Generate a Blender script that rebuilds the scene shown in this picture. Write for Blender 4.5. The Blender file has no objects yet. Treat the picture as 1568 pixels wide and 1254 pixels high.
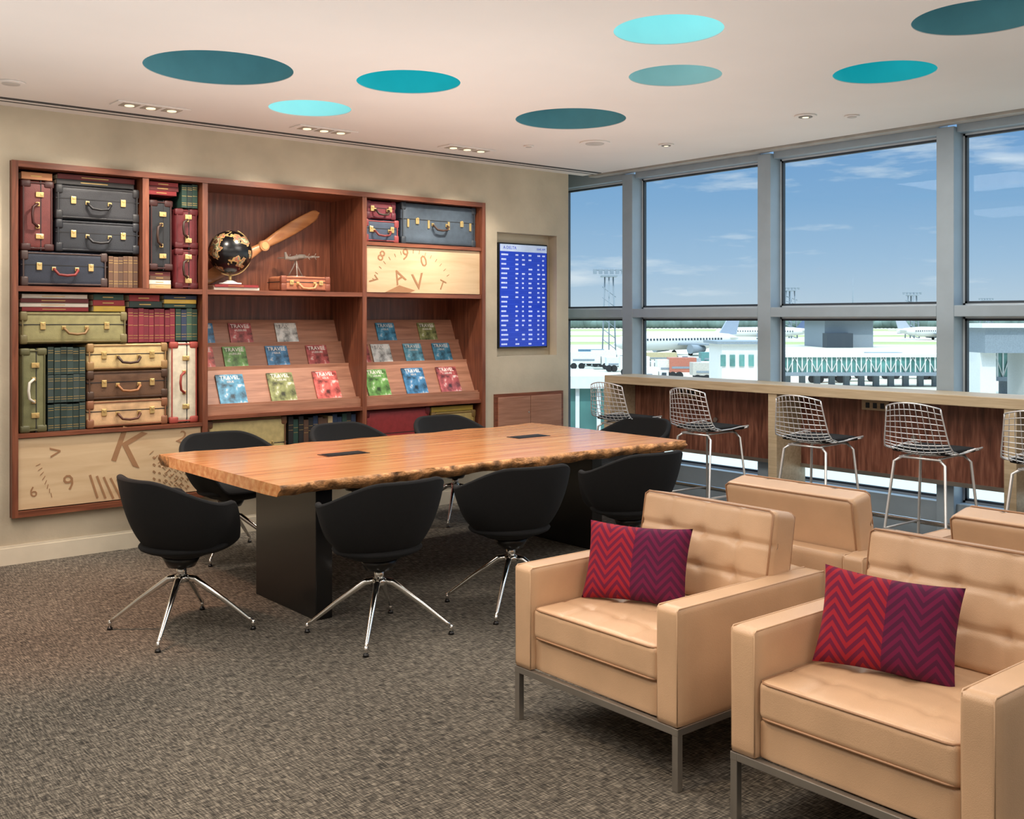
import bpy, bmesh, math, random
from mathutils import Vector, Matrix, Euler
import mathutils.noise as mn
random.seed(7)
sc=bpy.context.scene
try: sc.view_settings.view_transform='Standard'
except Exception as e: print(e)

def lin(c):
    o=[]
    for v in c[:3]:
        v=v/255.0
        o.append(v/12.92 if v<=0.04045 else ((v+0.055)/1.055)**2.4)
    return (o[0],o[1],o[2],1.0)

# ---------------------------------------------------------------- materials
_m={}
def base(name):
    m=bpy.data.materials.new(name); m.use_nodes=True
    nt=m.node_tree; b=nt.nodes['Principled BSDF']
    return m,nt,b
def mat(name,col,rough=0.6,metal=0.0,var=0.08,scale=8,bump=0.0,bscale=200,emit=0,coat=0.0,stretch=(1,1,1)):
    if name in _m: return _m[name]
    m,nt,b=base(name)
    c=lin(col)
    tc=nt.nodes.new('ShaderNodeTexCoord'); mp=nt.nodes.new('ShaderNodeMapping')
    mp.inputs['Scale'].default_value=stretch
    nt.links.new(tc.outputs['Object'],mp.inputs[0])
    n=nt.nodes.new('ShaderNodeTexNoise'); n.inputs['Scale'].default_value=scale; n.inputs['Detail'].default_value=4
    nt.links.new(mp.outputs[0],n.inputs['Vector'])
    r=nt.nodes.new('ShaderNodeValToRGB')
    r.color_ramp.elements[0].position=.3; r.color_ramp.elements[1].position=.7
    r.color_ramp.elements[0].color=tuple(max(0,x*(1-var*1.5)) for x in c[:3])+(1,)
    r.color_ramp.elements[1].color=tuple(min(1,x*(1+var*1.5)) for x in c[:3])+(1,)
    nt.links.new(n.outputs['Fac'],r.inputs[0]); nt.links.new(r.outputs[0],b.inputs['Base Color'])
    b.inputs['Roughness'].default_value=rough; b.inputs['Metallic'].default_value=metal
    if coat: b.inputs['Coat Weight'].default_value=coat; b.inputs['Coat Roughness'].default_value=.15
    if emit:
        b.inputs['Emission Strength'].default_value=emit
        nt.links.new(r.outputs[0],b.inputs['Emission Color'])
    if bump:
        n2=nt.nodes.new('ShaderNodeTexNoise'); n2.inputs['Scale'].default_value=bscale
        nt.links.new(mp.outputs[0],n2.inputs['Vector'])
        bp=nt.nodes.new('ShaderNodeBump'); bp.inputs['Strength'].default_value=bump; bp.inputs['Distance'].default_value=.01
        nt.links.new(n2.outputs['Fac'],bp.inputs['Height']); nt.links.new(bp.outputs[0],b.inputs['Normal'])
    _m[name]=m; return m
def wood(name,c1,c2,axis='x',rough=.4,scale=3.0,coat=0.0,stretch=14,c3=None,dist=.6):
    if name in _m: return _m[name]
    m,nt,b=base(name)
    tc=nt.nodes.new('ShaderNodeTexCoord'); mp=nt.nodes.new('ShaderNodeMapping')
    s=[stretch]*3; s['xyz'.index(axis)]=1.0
    mp.inputs['Scale'].default_value=s
    nt.links.new(tc.outputs['Object'],mp.inputs[0])
    n=nt.nodes.new('ShaderNodeTexNoise'); n.inputs['Scale'].default_value=scale; n.inputs['Detail'].default_value=6; n.inputs['Distortion'].default_value=dist
    nt.links.new(mp.outputs[0],n.inputs['Vector'])
    r=nt.nodes.new('ShaderNodeValToRGB')
    e=r.color_ramp.elements
    e[0].position=.3; e[0].color=lin(c1); e[1].position=.7; e[1].color=lin(c2)
    if c3:
        k=e.new(.5); k.color=lin(c3)
    nt.links.new(n.outputs['Fac'],r.inputs[0]); nt.links.new(r.outputs[0],b.inputs['Base Color'])
    b.inputs['Roughness'].default_value=rough
    if coat: b.inputs['Coat Weight'].default_value=coat; b.inputs['Coat Roughness'].default_value=.2
    _m[name]=m; return m

M_wall=mat('plaster_beige',(188,176,154),.9,var=.11,scale=2.2,bump=.2,bscale=30)
M_wallp=mat('paint_offwhite',(205,200,190),.9,var=.02)
M_ceil=mat('ceiling_paint',(226,220,215),.95,var=.02,scale=1)
M_dark=mat('dark_gap',(30,30,32),.8)
M_base=mat('baseboard_paint',(206,196,176),.6,var=.03)
M_frame=mat('window_aluminium',(148,164,176),.45,metal=.05,var=.03)
M_framed=mat('window_gasket',(52,60,68),.6,var=.05)
M_frameL=mat('window_bead',(195,205,212),.5,var=.03)
M_walnut=wood('walnut',(90,50,34),(136,82,58),'x',.38,c3=(114,64,44))
M_walnutv=wood('walnut_vertical',(90,50,34),(136,82,58),'z',.38,c3=(114,64,44))
M_panelwood=wood('counter_panel_wood',(88,52,42),(162,110,90),'z',.35,scale=4,c3=(126,78,62),stretch=10)
M_oak=wood('greyed_oak',(176,156,126),(202,184,154),'y',.45,scale=3)
M_maple=wood('maple',(190,160,124),(208,182,146),'x',.5,scale=2,stretch=8)
M_engr=mat('engraved_wood',(150,110,76),.6,var=.05)
M_table=wood('table_top_wood',(206,128,74),(244,188,128),'x',.24,scale=1.3,coat=.5,stretch=20,c3=(230,158,100),dist=.35)
M_bark=mat('live_edge',(196,140,90),.6,var=.5,scale=16,bump=.8,bscale=60)
M_blackm=mat('black_steel',(18,17,18),.3,metal=.2,var=.1,coat=.3)
M_fab=mat('black_wool',(12,12,14),.95,var=.12,scale=80,bump=.2,bscale=600)
M_chrome=mat('chrome',(232,230,226),.14,metal=1,var=.02)
M_wire=mat('chrome_wire',(235,235,235),.35,metal=.6,var=.02)
M_steel=mat('brushed_steel',(170,165,158),.28,metal=.8,var=.05)
M_leather=mat('tan_leather',(202,166,132),.36,var=.05,scale=5,bump=.12,bscale=350)
M_piping=mat('leather_piping',(164,124,92),.5,var=.04)
M_brass=mat('brass',(212,184,124),.35,metal=.7,var=.05)
M_gold=mat('gilt',(190,160,96),.4,metal=.5)
M_white=mat('white_enamel',(230,228,222),.5,var=.02)

def carpet():
    m,nt,b=base('carpet')
    tc=nt.nodes.new('ShaderNodeTexCoord')
    def noise(scale,st,rot=0,det=2):
        mp=nt.nodes.new('ShaderNodeMapping'); mp.inputs['Scale'].default_value=st; mp.inputs['Rotation'].default_value=(0,0,rot)
        nt.links.new(tc.outputs['Object'],mp.inputs[0])
        n=nt.nodes.new('ShaderNodeTexNoise'); n.inputs['Scale'].default_value=scale; n.inputs['Detail'].default_value=det
        nt.links.new(mp.outputs[0],n.inputs['Vector']); return n
    n1=noise(20,(1,9,1)); n2=noise(20,(9,1,1)); n3=noise(1.1,(1,1,1)); 
    mx=nt.nodes.new('ShaderNodeMath'); mx.operation='ADD'
    nt.links.new(n1.outputs['Fac'],mx.inputs[0]); nt.links.new(n2.outputs['Fac'],mx.inputs[1])
    m2=nt.nodes.new('ShaderNodeMath'); m2.operation='MULTIPLY_ADD'; m2.inputs[1].default_value=.5; 
    m3=nt.nodes.new('ShaderNodeMath'); m3.operation='MULTIPLY_ADD'; m3.inputs[1].default_value=.10; m3.inputs[2].default_value=-.05
    nt.links.new(n3.outputs['Fac'],m3.inputs[0])
    nt.links.new(mx.outputs[0],m2.inputs[0]); nt.links.new(m3.outputs[0],m2.inputs[2])
    r=nt.nodes.new('ShaderNodeValToRGB'); e=r.color_ramp.elements
    e[0].position=.38; e[0].color=lin((48,46,43)); e[1].position=.64; e[1].color=lin((140,132,119))
    k=e.new(.5); k.color=lin((86,81,74))
    nt.links.new(m2.outputs[0],r.inputs[0]); nt.links.new(r.outputs[0],b.inputs['Base Color'])
    b.inputs['Roughness'].default_value=1.0
    b.inputs['Specular IOR Level'].default_value=.1
    bp=nt.nodes.new('ShaderNodeBump'); bp.inputs['Strength'].default_value=.4; bp.inputs['Distance'].default_value=.01
    nt.links.new(m2.outputs[0],bp.inputs['Height']); nt.links.new(bp.outputs[0],b.inputs['Normal'])
    return m
M_carpet=carpet()

def glassmat(name,tint=(240,247,250),refl=.06,rough=0.0):
    m,nt,b=base(name); nt.nodes.remove(b)
    t=nt.nodes.new('ShaderNodeBsdfTransparent'); t.inputs[0].default_value=lin(tint)
    g=nt.nodes.new('ShaderNodeBsdfGlossy'); g.inputs['Roughness'].default_value=rough
    mx=nt.nodes.new('ShaderNodeMixShader'); mx.inputs[0].default_value=refl
    nt.links.new(t.outputs[0],mx.inputs[1]); nt.links.new(g.outputs[0],mx.inputs[2])
    nt.links.new(mx.outputs[0],nt.nodes['Material Output'].inputs[0]); return m
M_glass=glassmat('window_glass',refl=.006)

def chevron():
    m,nt,b=base('chevron_fabric')
    tc=nt.nodes.new('ShaderNodeTexCoord'); sp=nt.nodes.new('ShaderNodeSeparateXYZ')
    nt.links.new(tc.outputs['Object'],sp.inputs[0])
    def M(op,a,bv=None,c=None):
        n=nt.nodes.new('ShaderNodeMath'); n.operation=op
        for i,v in enumerate((a,bv,c)):
            if v is None: continue
            if isinstance(v,(int,float)): n.inputs[i].default_value=v
            else: nt.links.new(v,n.inputs[i])
        return n.outputs[0]
    u=M('MULTIPLY',sp.outputs['Y'],9.3); fu=M('FRACT',M('ADD',u,10.0)); z=M('ABSOLUTE',M('SUBTRACT',fu,.5))
    v=M('ADD',M('MULTIPLY',sp.outputs['Z'],27.0),M('MULTIPLY',z,3.4))
    s=M('GREATER_THAN',M('FRACT',M('ADD',v,20.0)),.5)
    side=M('GREATER_THAN',sp.outputs['Y'],0.0)
    def mix(f,c1,c2):
        n=nt.nodes.new('ShaderNodeMixRGB'); nt.links.new(f,n.inputs[0])
        for i,c in ((1,c1),(2,c2)):
            if isinstance(c,tuple): n.inputs[i].default_value=lin(c)
            else: nt.links.new(c,n.inputs[i])
        return n.outputs[0]
    left=mix(s,(150,22,40),(100,10,50)); right=mix(s,(104,10,58),(74,10,50))
    nt.links.new(mix(side,right,left),b.inputs['Base Color']); b.inputs['Roughness'].default_value=.95
    return m
M_chev=chevron()

# ---------------------------------------------------------------- mesh builder
class MB:
    def __init__(s): s.bm=bmesh.new(); s.mats=[]
    def mi(s,m):
        if m not in s.mats: s.mats.append(m)
        return s.mats.index(m)
    def addbm(s,b,m,smooth=False,mx=None):
        i=s.mi(m)
        if mx is not None: b.transform(mx)
        for f in b.faces: f.material_index=i; f.smooth=smooth
        me=bpy.data.meshes.new('tmp'); b.to_mesh(me); b.free(); s.bm.from_mesh(me); bpy.data.meshes.remove(me)
    def box(s,c,d,m,bev=0,rot=None,seg=2,smooth=False):
        b=bmesh.new(); bmesh.ops.create_cube(b,size=1)
        b.transform(Matrix.Diagonal((d[0],d[1],d[2],1)))
        if bev>0: bmesh.ops.bevel(b,geom=b.edges[:],offset=min(bev,min(d)*.49),segments=seg,profile=.5,affect='EDGES')
        mx=Matrix.Translation(c)
        if rot: mx=mx@Euler(rot).to_matrix().to_4x4()
        s.addbm(b,m,smooth,mx)
    def bb(s,x0,x1,y0,y1,z0,z1,m,bev=0,seg=2):
        s.box(((x0+x1)/2,(y0+y1)/2,(z0+z1)/2),(abs(x1-x0),abs(y1-y0),abs(z1-z0)),m,bev,seg=seg)
    def cyl(s,p0,p1,r0,m,r1=None,seg=16,smooth=True):
        if r1 is None: r1=r0
        p0=Vector(p0); p1=Vector(p1); d=p1-p0
        b=bmesh.new(); bmesh.ops.create_cone(b,cap_ends=True,segments=seg,radius1=r0,radius2=r1,depth=d.length)
        q=d.to_track_quat('Z','Y').to_matrix().to_4x4()
        i=s.mi(m); b.transform(Matrix.Translation((p0+p1)/2)@q)
        for f in b.faces: f.material_index=i; f.smooth=smooth and len(f.verts)==4
        me=bpy.data.meshes.new('tmp'); b.to_mesh(me); b.free(); s.bm.from_mesh(me); bpy.data.meshes.remove(me)
    def sph(s,c,r,m,u=24,v=14,rot=None):
        if isinstance(r,(int,float)): r=(r,r,r)
        b=bmesh.new(); bmesh.ops.create_uvsphere(b,u_segments=u,v_segments=v,radius=1)
        mx=Matrix.Translation(c)@(Euler(rot).to_matrix().to_4x4() if rot else Matrix())@Matrix.Diagonal((r[0],r[1],r[2],1))
        s.addbm(b,m,True,mx)
    def tube(s,pts,r,m,seg=8,closed=False,rads=None):
        pts=[Vector(p) for p in pts]; n=len(pts); b=bmesh.new(); rings=[]
        prev=None
        for i,p in enumerate(pts):
            if closed: t=(pts[(i+1)%n]-pts[i-1])
            else: t=pts[min(i+1,n-1)]-pts[max(i-1,0)]
            t.normalize()
            if prev is None:
                up=Vector((0,0,1)) if abs(t.z)<.9 else Vector((1,0,0))
                a=t.cross(up).normalized()
            else: a=(prev-t*prev.dot(t)).normalized()
            prev=a; c=t.cross(a)
            rr=rads[i] if rads else r
            rings.append([b.verts.new(p+rr*(math.cos(k*2*math.pi/seg)*a+math.sin(k*2*math.pi/seg)*c)) for k in range(seg)])
        rng=range(n) if closed else range(n-1)
        for i in rng:
            A=rings[i]; B=rings[(i+1)%n]
            for k in range(seg): b.faces.new((A[k],A[(k+1)%seg],B[(k+1)%seg],B[k]))
        if not closed: b.faces.new(rings[0][::-1]); b.faces.new(rings[-1])
        s.addbm(b,m,True)
    def surf(s,f,nu,nv,m,cu=False,smooth=True,mx=None):
        b=bmesh.new(); V=[[b.verts.new(f(i/nu,j/nv)) for j in range(nv+1)] for i in range(nu if cu else nu+1)]
        L=len(V)
        for i in range(nu):
            for j in range(nv):
                q=[V[i][j],V[(i+1)%L][j],V[(i+1)%L][j+1],V[i][j+1]]
                try: b.faces.new(q)
                except: pass
        bmesh.ops.remove_doubles(b,verts=b.verts[:],dist=1e-5)
        bmesh.ops.recalc_face_normals(b,faces=b.faces[:])
        s.addbm(b,m,smooth,mx)
    def prism(s,pts,z0,z1,m,mx=None):
        b=bmesh.new(); A=[b.verts.new((p[0],p[1],z0)) for p in pts]; B=[b.verts.new((p[0],p[1],z1)) for p in pts]
        n=len(pts); b.faces.new(A[::-1]); b.faces.new(B)
        for i in range(n): b.faces.new((A[i],A[(i+1)%n],B[(i+1)%n],B[i]))
        bmesh.ops.recalc_face_normals(b,faces=b.faces[:])
        s.addbm(b,m,False,mx)
    def rbox(s,c,d,r,m,cuts=20,disp=None,mx=None):
        b=bmesh.new(); bmesh.ops.create_cube(b,size=2)
        bmesh.ops.subdivide_edges(b,edges=b.edges[:],cuts=cuts,use_grid_fill=True)
        h=Vector(d)/2
        for v in b.verts:
            p=Vector([math.sin(x*math.pi/2)*.5+x*.5 for x in v.co])
            p=Vector((p.x*h.x,p.y*h.y,p.z*h.z))
            q=Vector([max(-(h[i]-r),min(h[i]-r,p[i])) for i in range(3)])
            dd=p-q
            if dd.length>1e-6: dd=dd.normalized()*r
            v.co=q+dd
            if disp: v.co+=disp(v.co,h)
        M_=Matrix.Translation(c)
        if mx is not None: M_=M_@mx
        s.addbm(b,m,True,M_)
    def text(s,t,size,mx,m,ext=.0008):
        cu=bpy.data.curves.new('t','FONT'); cu.body=t; cu.size=size; cu.extrude=ext; cu.align_x='CENTER'; cu.align_y='CENTER'; cu.resolution_u=2
        ob=bpy.data.objects.new('t',cu); bpy.context.collection.objects.link(ob)
        dg=bpy.context.evaluated_depsgraph_get(); dg.update()
        me=bpy.data.meshes.new_from_object(ob.evaluated_get(dg))
        bpy.data.objects.remove(ob)
        b=bmesh.new(); b.from_mesh(me); bpy.data.meshes.remove(me)
        s.addbm(b,m,False,mx)
    def obj(s,name,loc=(0,0,0),rz=0,center=True):
        me=bpy.data.meshes.new(name); 
        off=Vector((0,0,0))
        if center and len(s.bm.verts):
            lo=Vector([min(v.co[i] for v in s.bm.verts) for i in range(3)]); hi=Vector([max(v.co[i] for v in s.bm.verts) for i in range(3)])
            off=(lo+hi)/2; off.z=lo.z
            s.bm.transform(Matrix.Translation(-off))
        s.bm.to_mesh(me); s.bm.free()
        for m in s.mats: me.materials.append(m)
        o=bpy.data.objects.new(name,me); bpy.context.collection.objects.link(o)
        o.location=Vector(loc)+off; o.rotation_euler=(0,0,rz); return o
def inst(o,name,loc,rz=0):
    n=bpy.data.objects.new(name,o.data); bpy.context.collection.objects.link(n); n.location=loc; n.rotation_euler=(0,0,rz); return n

WY=7.35; WX=7.25; CH=3.0
# ---------------------------------------------------------------- room shell
b=MB(); b.bb(-2.6,7.35,-2.6,8.0,-.2,0,M_carpet); b.obj('floor',center=False)
for (x0,x1,z0,z1,y0) in [(-2.6,1.83,0,3.4,WY),(1.83,5.76,0,.305,WY),(1.83,5.76,2.647,3.4,WY),(5.76,5.93,0,3.4,WY),(5.93,6.66,0,1.27,WY),(5.93,6.66,2.40,3.4,WY),(6.66,6.81,0,3.4,WY),(5.93,6.66,1.27,2.40,7.47),(1.83,5.76,.305,2.647,7.87),(6.81,7.35,0,3.4,7.9)]:
    b=MB(); b.bb(x0,x1,y0,8.0,z0,z1,M_wall); b.obj('wall_north',center=False)
b=MB(); b.bb(-2.6,7.35,-2.6,-2.5,0,3.4,M_wallp); b.obj('wall_south',center=False)
b=MB(); b.bb(-2.7,-2.6,-2.6,8.0,0,3.4,M_wallp); b.obj('wall_west',center=False)
holes=[(2.457,5.51,.405,0),(3.454,5.11,.305,1),(3.38,6.16,.27,2),(4.96,5.33,.385,0),(3.80,3.39,.265,2),(4.54,4.0,.265,3),(5.39,3.19,.28,1),(4.76,2.33,.30,0)]
cu=bpy.data.curves.new('ceil','CURVE'); cu.dimensions='2D'; cu.fill_mode='BOTH'; cu.extrude=.002
def spl(pts):
    s_=cu.splines.new('POLY'); s_.points.add(len(pts)-1)
    for i,p in enumerate(pts): s_.points[i].co=(p[0],p[1],0,1)
    s_.use_cyclic_u=True
spl([(-2.6,-2.6),(7.0,-2.6),(7.0,7.35),(-2.6,7.35)])
for (x,y,r,k) in holes: spl([(x+r*math.cos(a*math.pi/32),y+r*math.sin(a*math.pi/32)) for a in range(64)])
t=bpy.data.objects.new('t',cu); bpy.context.collection.objects.link(t)
dg=bpy.context.evaluated_depsgraph_get(); dg.update()
me=bpy.data.meshes.new_from_object(t.evaluated_get(dg)); bpy.data.objects.remove(t)
me.materials.clear(); me.materials.append(M_ceil)
o=bpy.data.objects.new('ceiling',me); bpy.context.collection.objects.link(o); o.location=(0,0,CH+.002)
tealc=[mat('teal_dark',(92,158,172),.7,var=.03),mat('teal_glow',(16,176,188),.7,var=.02,emit=.28),mat('aqua_pale_glow',(150,222,226),.7,var=.02,emit=.35),mat('aqua_grey_glow',(146,196,200),.7,var=.02,emit=.2)]  # lit look put in by paler colours and weak emission, no lamp inside
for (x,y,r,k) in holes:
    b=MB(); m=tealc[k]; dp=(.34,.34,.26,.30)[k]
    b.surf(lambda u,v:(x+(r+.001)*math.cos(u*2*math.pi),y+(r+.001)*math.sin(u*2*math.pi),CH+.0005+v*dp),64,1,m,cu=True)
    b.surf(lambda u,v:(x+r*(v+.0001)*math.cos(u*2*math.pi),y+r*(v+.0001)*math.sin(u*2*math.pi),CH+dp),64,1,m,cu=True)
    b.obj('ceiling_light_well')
b=MB(); b.bb(-2.7,7.4,-2.6,8.0,3.4,3.6,M_wallp); b.obj('ceiling_slab',center=False)
b=MB(); b.bb(6.98,7.26,-2.5,7.9,3.10,3.14,M_dark); b.obj('trim_1',center=False)
M_slot=mat('diffuser_slot',(62,60,60),.7)
b=MB(); b.bb(-2.5,6.98,7.07,7.115,2.9955,2.9995,M_slot); b.bb(-2.5,6.98,7.15,7.195,2.9955,2.9995,M_slot); b.bb(-2.5,6.98,7.115,7.15,2.9935,2.9995,M_ceil); b.obj('trim_2',center=False)
b=MB(); b.bb(7.03,7.13,-2.5,7.3,2.985,3.08,mat('blind_cassette',(178,176,170),.5)); b.obj('roller_blind_cassette')
b=MB(); b.bb(-2.6,6.81,7.33,7.35,0,.11,M_base); b.bb(-2.6,6.81,7.335,7.35,.11,.125,M_base); b.obj('baseboard_north',center=False)

# ---------------------------------------------------------------- windows
ys=[7.9,6.85,5.29,3.73,2.17,.61,-.95,-2.5]
for i in range(7):
    y1=ys[i]; y0=ys[i+1]; b=MB()
    a0=y0+.065; a1=y1-.065
    b.bb(7.10,7.25,y0-.065,y0+.065,0,2.97,M_frame,.004)
    b.bb(7.25,7.30,y0-.045,y0+.045,0,2.97,M_framed)
    b.bb(7.10,7.27,a0,a1,1.625,1.705,M_frame,.004)
    b.bb(7.14,7.27,a0,a1,0,.30,M_frame,.004)
    b.bb(7.14,7.27,a0,a1,2.93,3.1,M_frame,.004)
    for (z0,z1) in ((.30,1.625),(1.705,2.93)):
        for (m,o_,x0,x1) in ((M_frameL,.0,7.235,7.25),(M_framed,.014,7.232,7.262)):
            w=.016
            b.bb(x0,x1,a0+o_,a0+o_+w,z0+o_,z1-o_,m); b.bb(x0,x1,a1-o_-w,a1-o_,z0+o_,z1-o_,m)
            b.bb(x0,x1,a0+o_,a1-o_,z0+o_,z0+o_+w,m); b.bb(x0,x1,a0+o_,a1-o_,z1-o_-w,z1-o_,m)
        b.bb(7.246,7.25,a0+.02,a1-.02,z0+.02,z1-.02,M_glass)
    b.obj('window_%d'%(i+1),center=False)

# ---------------------------------------------------------------- bookcase
b=MB(); F=7.30; BK=7.86
W=M_walnut; V=M_walnutv
b.bb(1.832,1.87,F,BK,.307,2.645,V); b.bb(5.72,5.758,F,BK,.307,2.645,V)
b.bb(1.87,5.72,F,BK,2.605,2.645,W); b.bb(1.87,5.72,F,BK,.307,.345,W)
b.bb(1.87,5.72,BK-.02,BK,.345,2.605,V)
b.bb(3.13,3.17,F+.01,BK,.345,2.605,V); b.bb(4.49,4.53,F+.01,BK,.345,2.605,V)
b.bb(1.87,5.72,F+.012,BK,1.79,1.825,W)
b.bb(2.69,2.735,F+.01,BK,1.825,2.605,V)
b.bb(4.53,5.72,F+.012,BK,2.215,2.245,W)
b.bb(1.87,3.13,F+.012,BK,.825,.85,W)
b.bb(3.17,5.72,F+.012,BK,.865,.895,W)
M_rack=wood('rack_wood',(136,92,72),(172,124,100),'x',.4,scale=3)
for (x0,x1) in ((3.17,4.49),(4.53,5.72)):
    b.bb(x0,x1,7.34,7.355,.895,.96,M_rack)
    for (y0,z0,y1,z1) in ((7.40,.93,7.54,1.22),(7.57,1.20,7.66,1.40),(7.69,1.38,7.78,1.60)):
        L=math.hypot(y1-y0,z1-z0); ang=math.atan2(z1-z0,y1-y0)
        b.box(((x0+x1)/2,(y0+y1)/2,(z0+z1)/2),(x1-x0,L,.015),M_rack,rot=(ang,0,0))
        b.bb(x0,x1,y0-.035,y0,z0-.01,z0+.0,M_rack)
        b.bb(x0,x1,y0-.04,y0-.03,z0-.01,z0+.045,M_rack)
b.obj('bookcase',center=False)

RX=Matrix.Rotation(math.pi/2,4,'X')
def TX(x,y,z,ang=0): return Matrix.Translation((x,y,z))@Matrix.Rotation(-ang,4,'Y')@RX
b=MB(); b.bb(1.875,3.125,7.33,7.36,.352,.82,M_maple)
yy=7.3285
for (tx,x,z,s_,a) in (('>',2.11,.71,.14,.1),('9',2.20,.50,.15,.35),('2',2.98,.75,.13,-.5),('6',1.97,.46,.10,.3),('K',2.60,.70,.36,-.35)):
    b.text(tx,s_,TX(x,yy,z,a),M_engr)
def tick(x,z,L,w,a): b.box((x,yy,z),(w,.002,L),M_engr,rot=(0,a,0))
for k in range(7): tick(2.36+.05*k,.46-.010*k,.17,.014,-.30-.05*k)
for k in range(8): tick(2.0+.012*k,.62-.03*k+0.02,.03,.004,1.2-.2*k)
for k in range(8): tick(2.76+.03*k,.66-.035*k,.035,.004,.9)
for k in range(7): 
    for j in range(4): b.text('%d'%(8+k),.035,TX(2.78+.05*k*.8,yy,.62-.05*j-.014*k,.8),M_engr)
b.obj('clock_face_panel')
b=MB(); b.bb(4.535,5.715,7.33,7.36,1.83,2.21,M_maple)
for (tx,x,z,s_,a) in (('8',4.68,2.13,.13,-.5),('9',4.92,2.15,.14,-.1),('0',5.11,2.10,.14,.3),('A',4.86,1.96,.17,.5),('V',5.05,1.92,.2,.15),('7',4.60,1.93,.12,-.9),('T',5.3,1.9,.12,-.4)):
    b.text(tx,s_,TX(x,yy,z,a),M_engr)
for k in range(16):
    a=-1.2+k*.15; tick(5.0+.42*math.sin(a),1.80+.38*math.cos(a),.03,.004,a)
b.prism([(0,0),(.24,0),(.30,.02),(.14,.06)],-.001,.001,M_engr,mx=Matrix.Translation((4.72,yy,1.832))@RX)
b.obj('clock_face_panel')

def suitcase(x0,x1,z0,z1,col,y=7.37,depth=.36,vert=False,corner=None,strap=None,name='suitcase',trunk=False,hand=None):
    W_=x1-x0; H=z1-z0
    if vert: W_,H=H,W_
    body=mat('case_%d_%d_%d'%col,col,.5,var=.10,scale=20,bump=.15,bscale=200)
    trimc=mat('case_trim_%s'%('t' if corner is None else '%d%d'%corner[:2]),corner or tuple(int(c*.6) for c in col),.5)
    hm=mat('case_handle_%s'%('d' if hand is None else '%d%d'%hand[:2]),hand or (58,38,28),.5)
    b=MB(); 
    b.rbox((0,depth/2,H/2),(W_,depth,H),min(.022,H*.2),body,cuts=8)
    b.box((0,depth/2,H*.6),(W_+.003,depth+.003,.006),M_dark)
    for z in (.014,H-.014): b.box((0,-.001,z),(W_*.96,.006,.010),trimc,.002)
    for x in (-1,1):
        b.box((x*(W_/2-.014),-.001,H/2),(.010,.006,H*.9),trimc,.002)
        for z in (.03,H-.03):
            b.rbox((x*(W_/2-.022),.014,z),(.05,.04,.066),.012,trimc,cuts=3)
    for x in (-W_*.3,W_*.3):
        b.box((x,-.005,H*.56),(.034,.012,min(.05,H*.3)),M_brass,.003); b.box((x,-.012,H*.62),(.016,.008,.016),M_brass,.002)
    if trunk:
        for x in (-W_*.42,-W_*.15,W_*.12,W_*.42): b.box((x,-.004,H*.5),(.02,.010,.07),M_brass,.002)
    hw=min(.075,W_*.22)
    b.tube([(-hw,-.004,H*.5),(-hw,-.03,H*.46),(-hw*.7,-.042,H*.46-.03),(0,-.044,H*.46-.036),(hw*.7,-.042,H*.46-.03),(hw,-.03,H*.46),(hw,-.004,H*.5)],.009,hm)
    for x in (-hw,hw): b.box((x,-.004,H*.5),(.026,.01,.026),M_brass,.002)
    mx=Matrix.Translation(((x0+x1)/2,y,z0))
    if vert: mx=Matrix.Translation(((x0+x1)/2,y,(z0+z1)/2))@Matrix.Rotation(math.pi/2,4,'Y')@Matrix.Translation((0,0,-H/2))
    b.bm.transform(mx); return b.obj(name)
S=suitcase
S(1.905,2.11,2.066,2.53,(98,42,38),vert=True,name='leather_satchel',hand=(60,24,20))
S(2.125,2.685,2.287,2.52,(40,41,45),hand=(24,24,26),corner=(34,34,36))
S(2.125,2.685,2.066,2.283,(34,37,43),hand=(24,24,26),corner=(26,28,34))
S(1.905,2.465,1.829,2.062,(34,40,53),hand=(120,40,36),corner=(64,48,44))
S(2.76,2.93,1.96,2.46,(30,32,36),vert=True,name='leather_satchel')
S(2.95,3.12,1.829,2.12,(104,32,36),vert=True,corner=(84,22,26)); S(2.95,3.12,2.124,2.41,(96,30,34),vert=True,corner=(84,22,26))
S(1.90,2.60,1.442,1.655,(140,134,92),corner=(112,102,66),hand=(130,100,60))
S(1.90,2.065,.854,1.41,(112,112,76),vert=True,corner=(88,86,56),hand=(220,215,200))
S(2.33,2.89,1.252,1.436,(204,178,126),corner=(146,114,72),hand=(60,36,24))
S(2.33,2.89,1.046,1.248,(100,72,52),corner=(68,46,32),hand=(150,100,60))
S(2.33,2.89,.854,1.042,(206,168,126),corner=(130,84,56),hand=(90,50,32))
S(2.91,3.12,.854,1.44,(214,206,184),vert=True,corner=(160,72,62),hand=(150,60,50))
S(4.56,4.85,2.44,2.59,(118,36,48),corner=(90,24,36)); S(4.54,4.88,2.249,2.436,(60,72,90),corner=(140,60,60),hand=(110,40,40))
S(4.91,5.70,2.249,2.60,(68,80,92),corner=(50,58,66),trunk=True)
S(3.19,3.84,.35,.855,(192,172,118),corner=(120,82,56)); S(4.55,5.20,.35,.855,(150,52,52),corner=(112,36,36),hand=(190,130,80)); S(5.22,5.70,.35,.80,(180,154,92),corner=(130,102,56))
S(3.80,4.23,1.829,1.945,(164,102,72),corner=(120,64,44),hand=(190,134,94),y=7.38,depth=.24)

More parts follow.
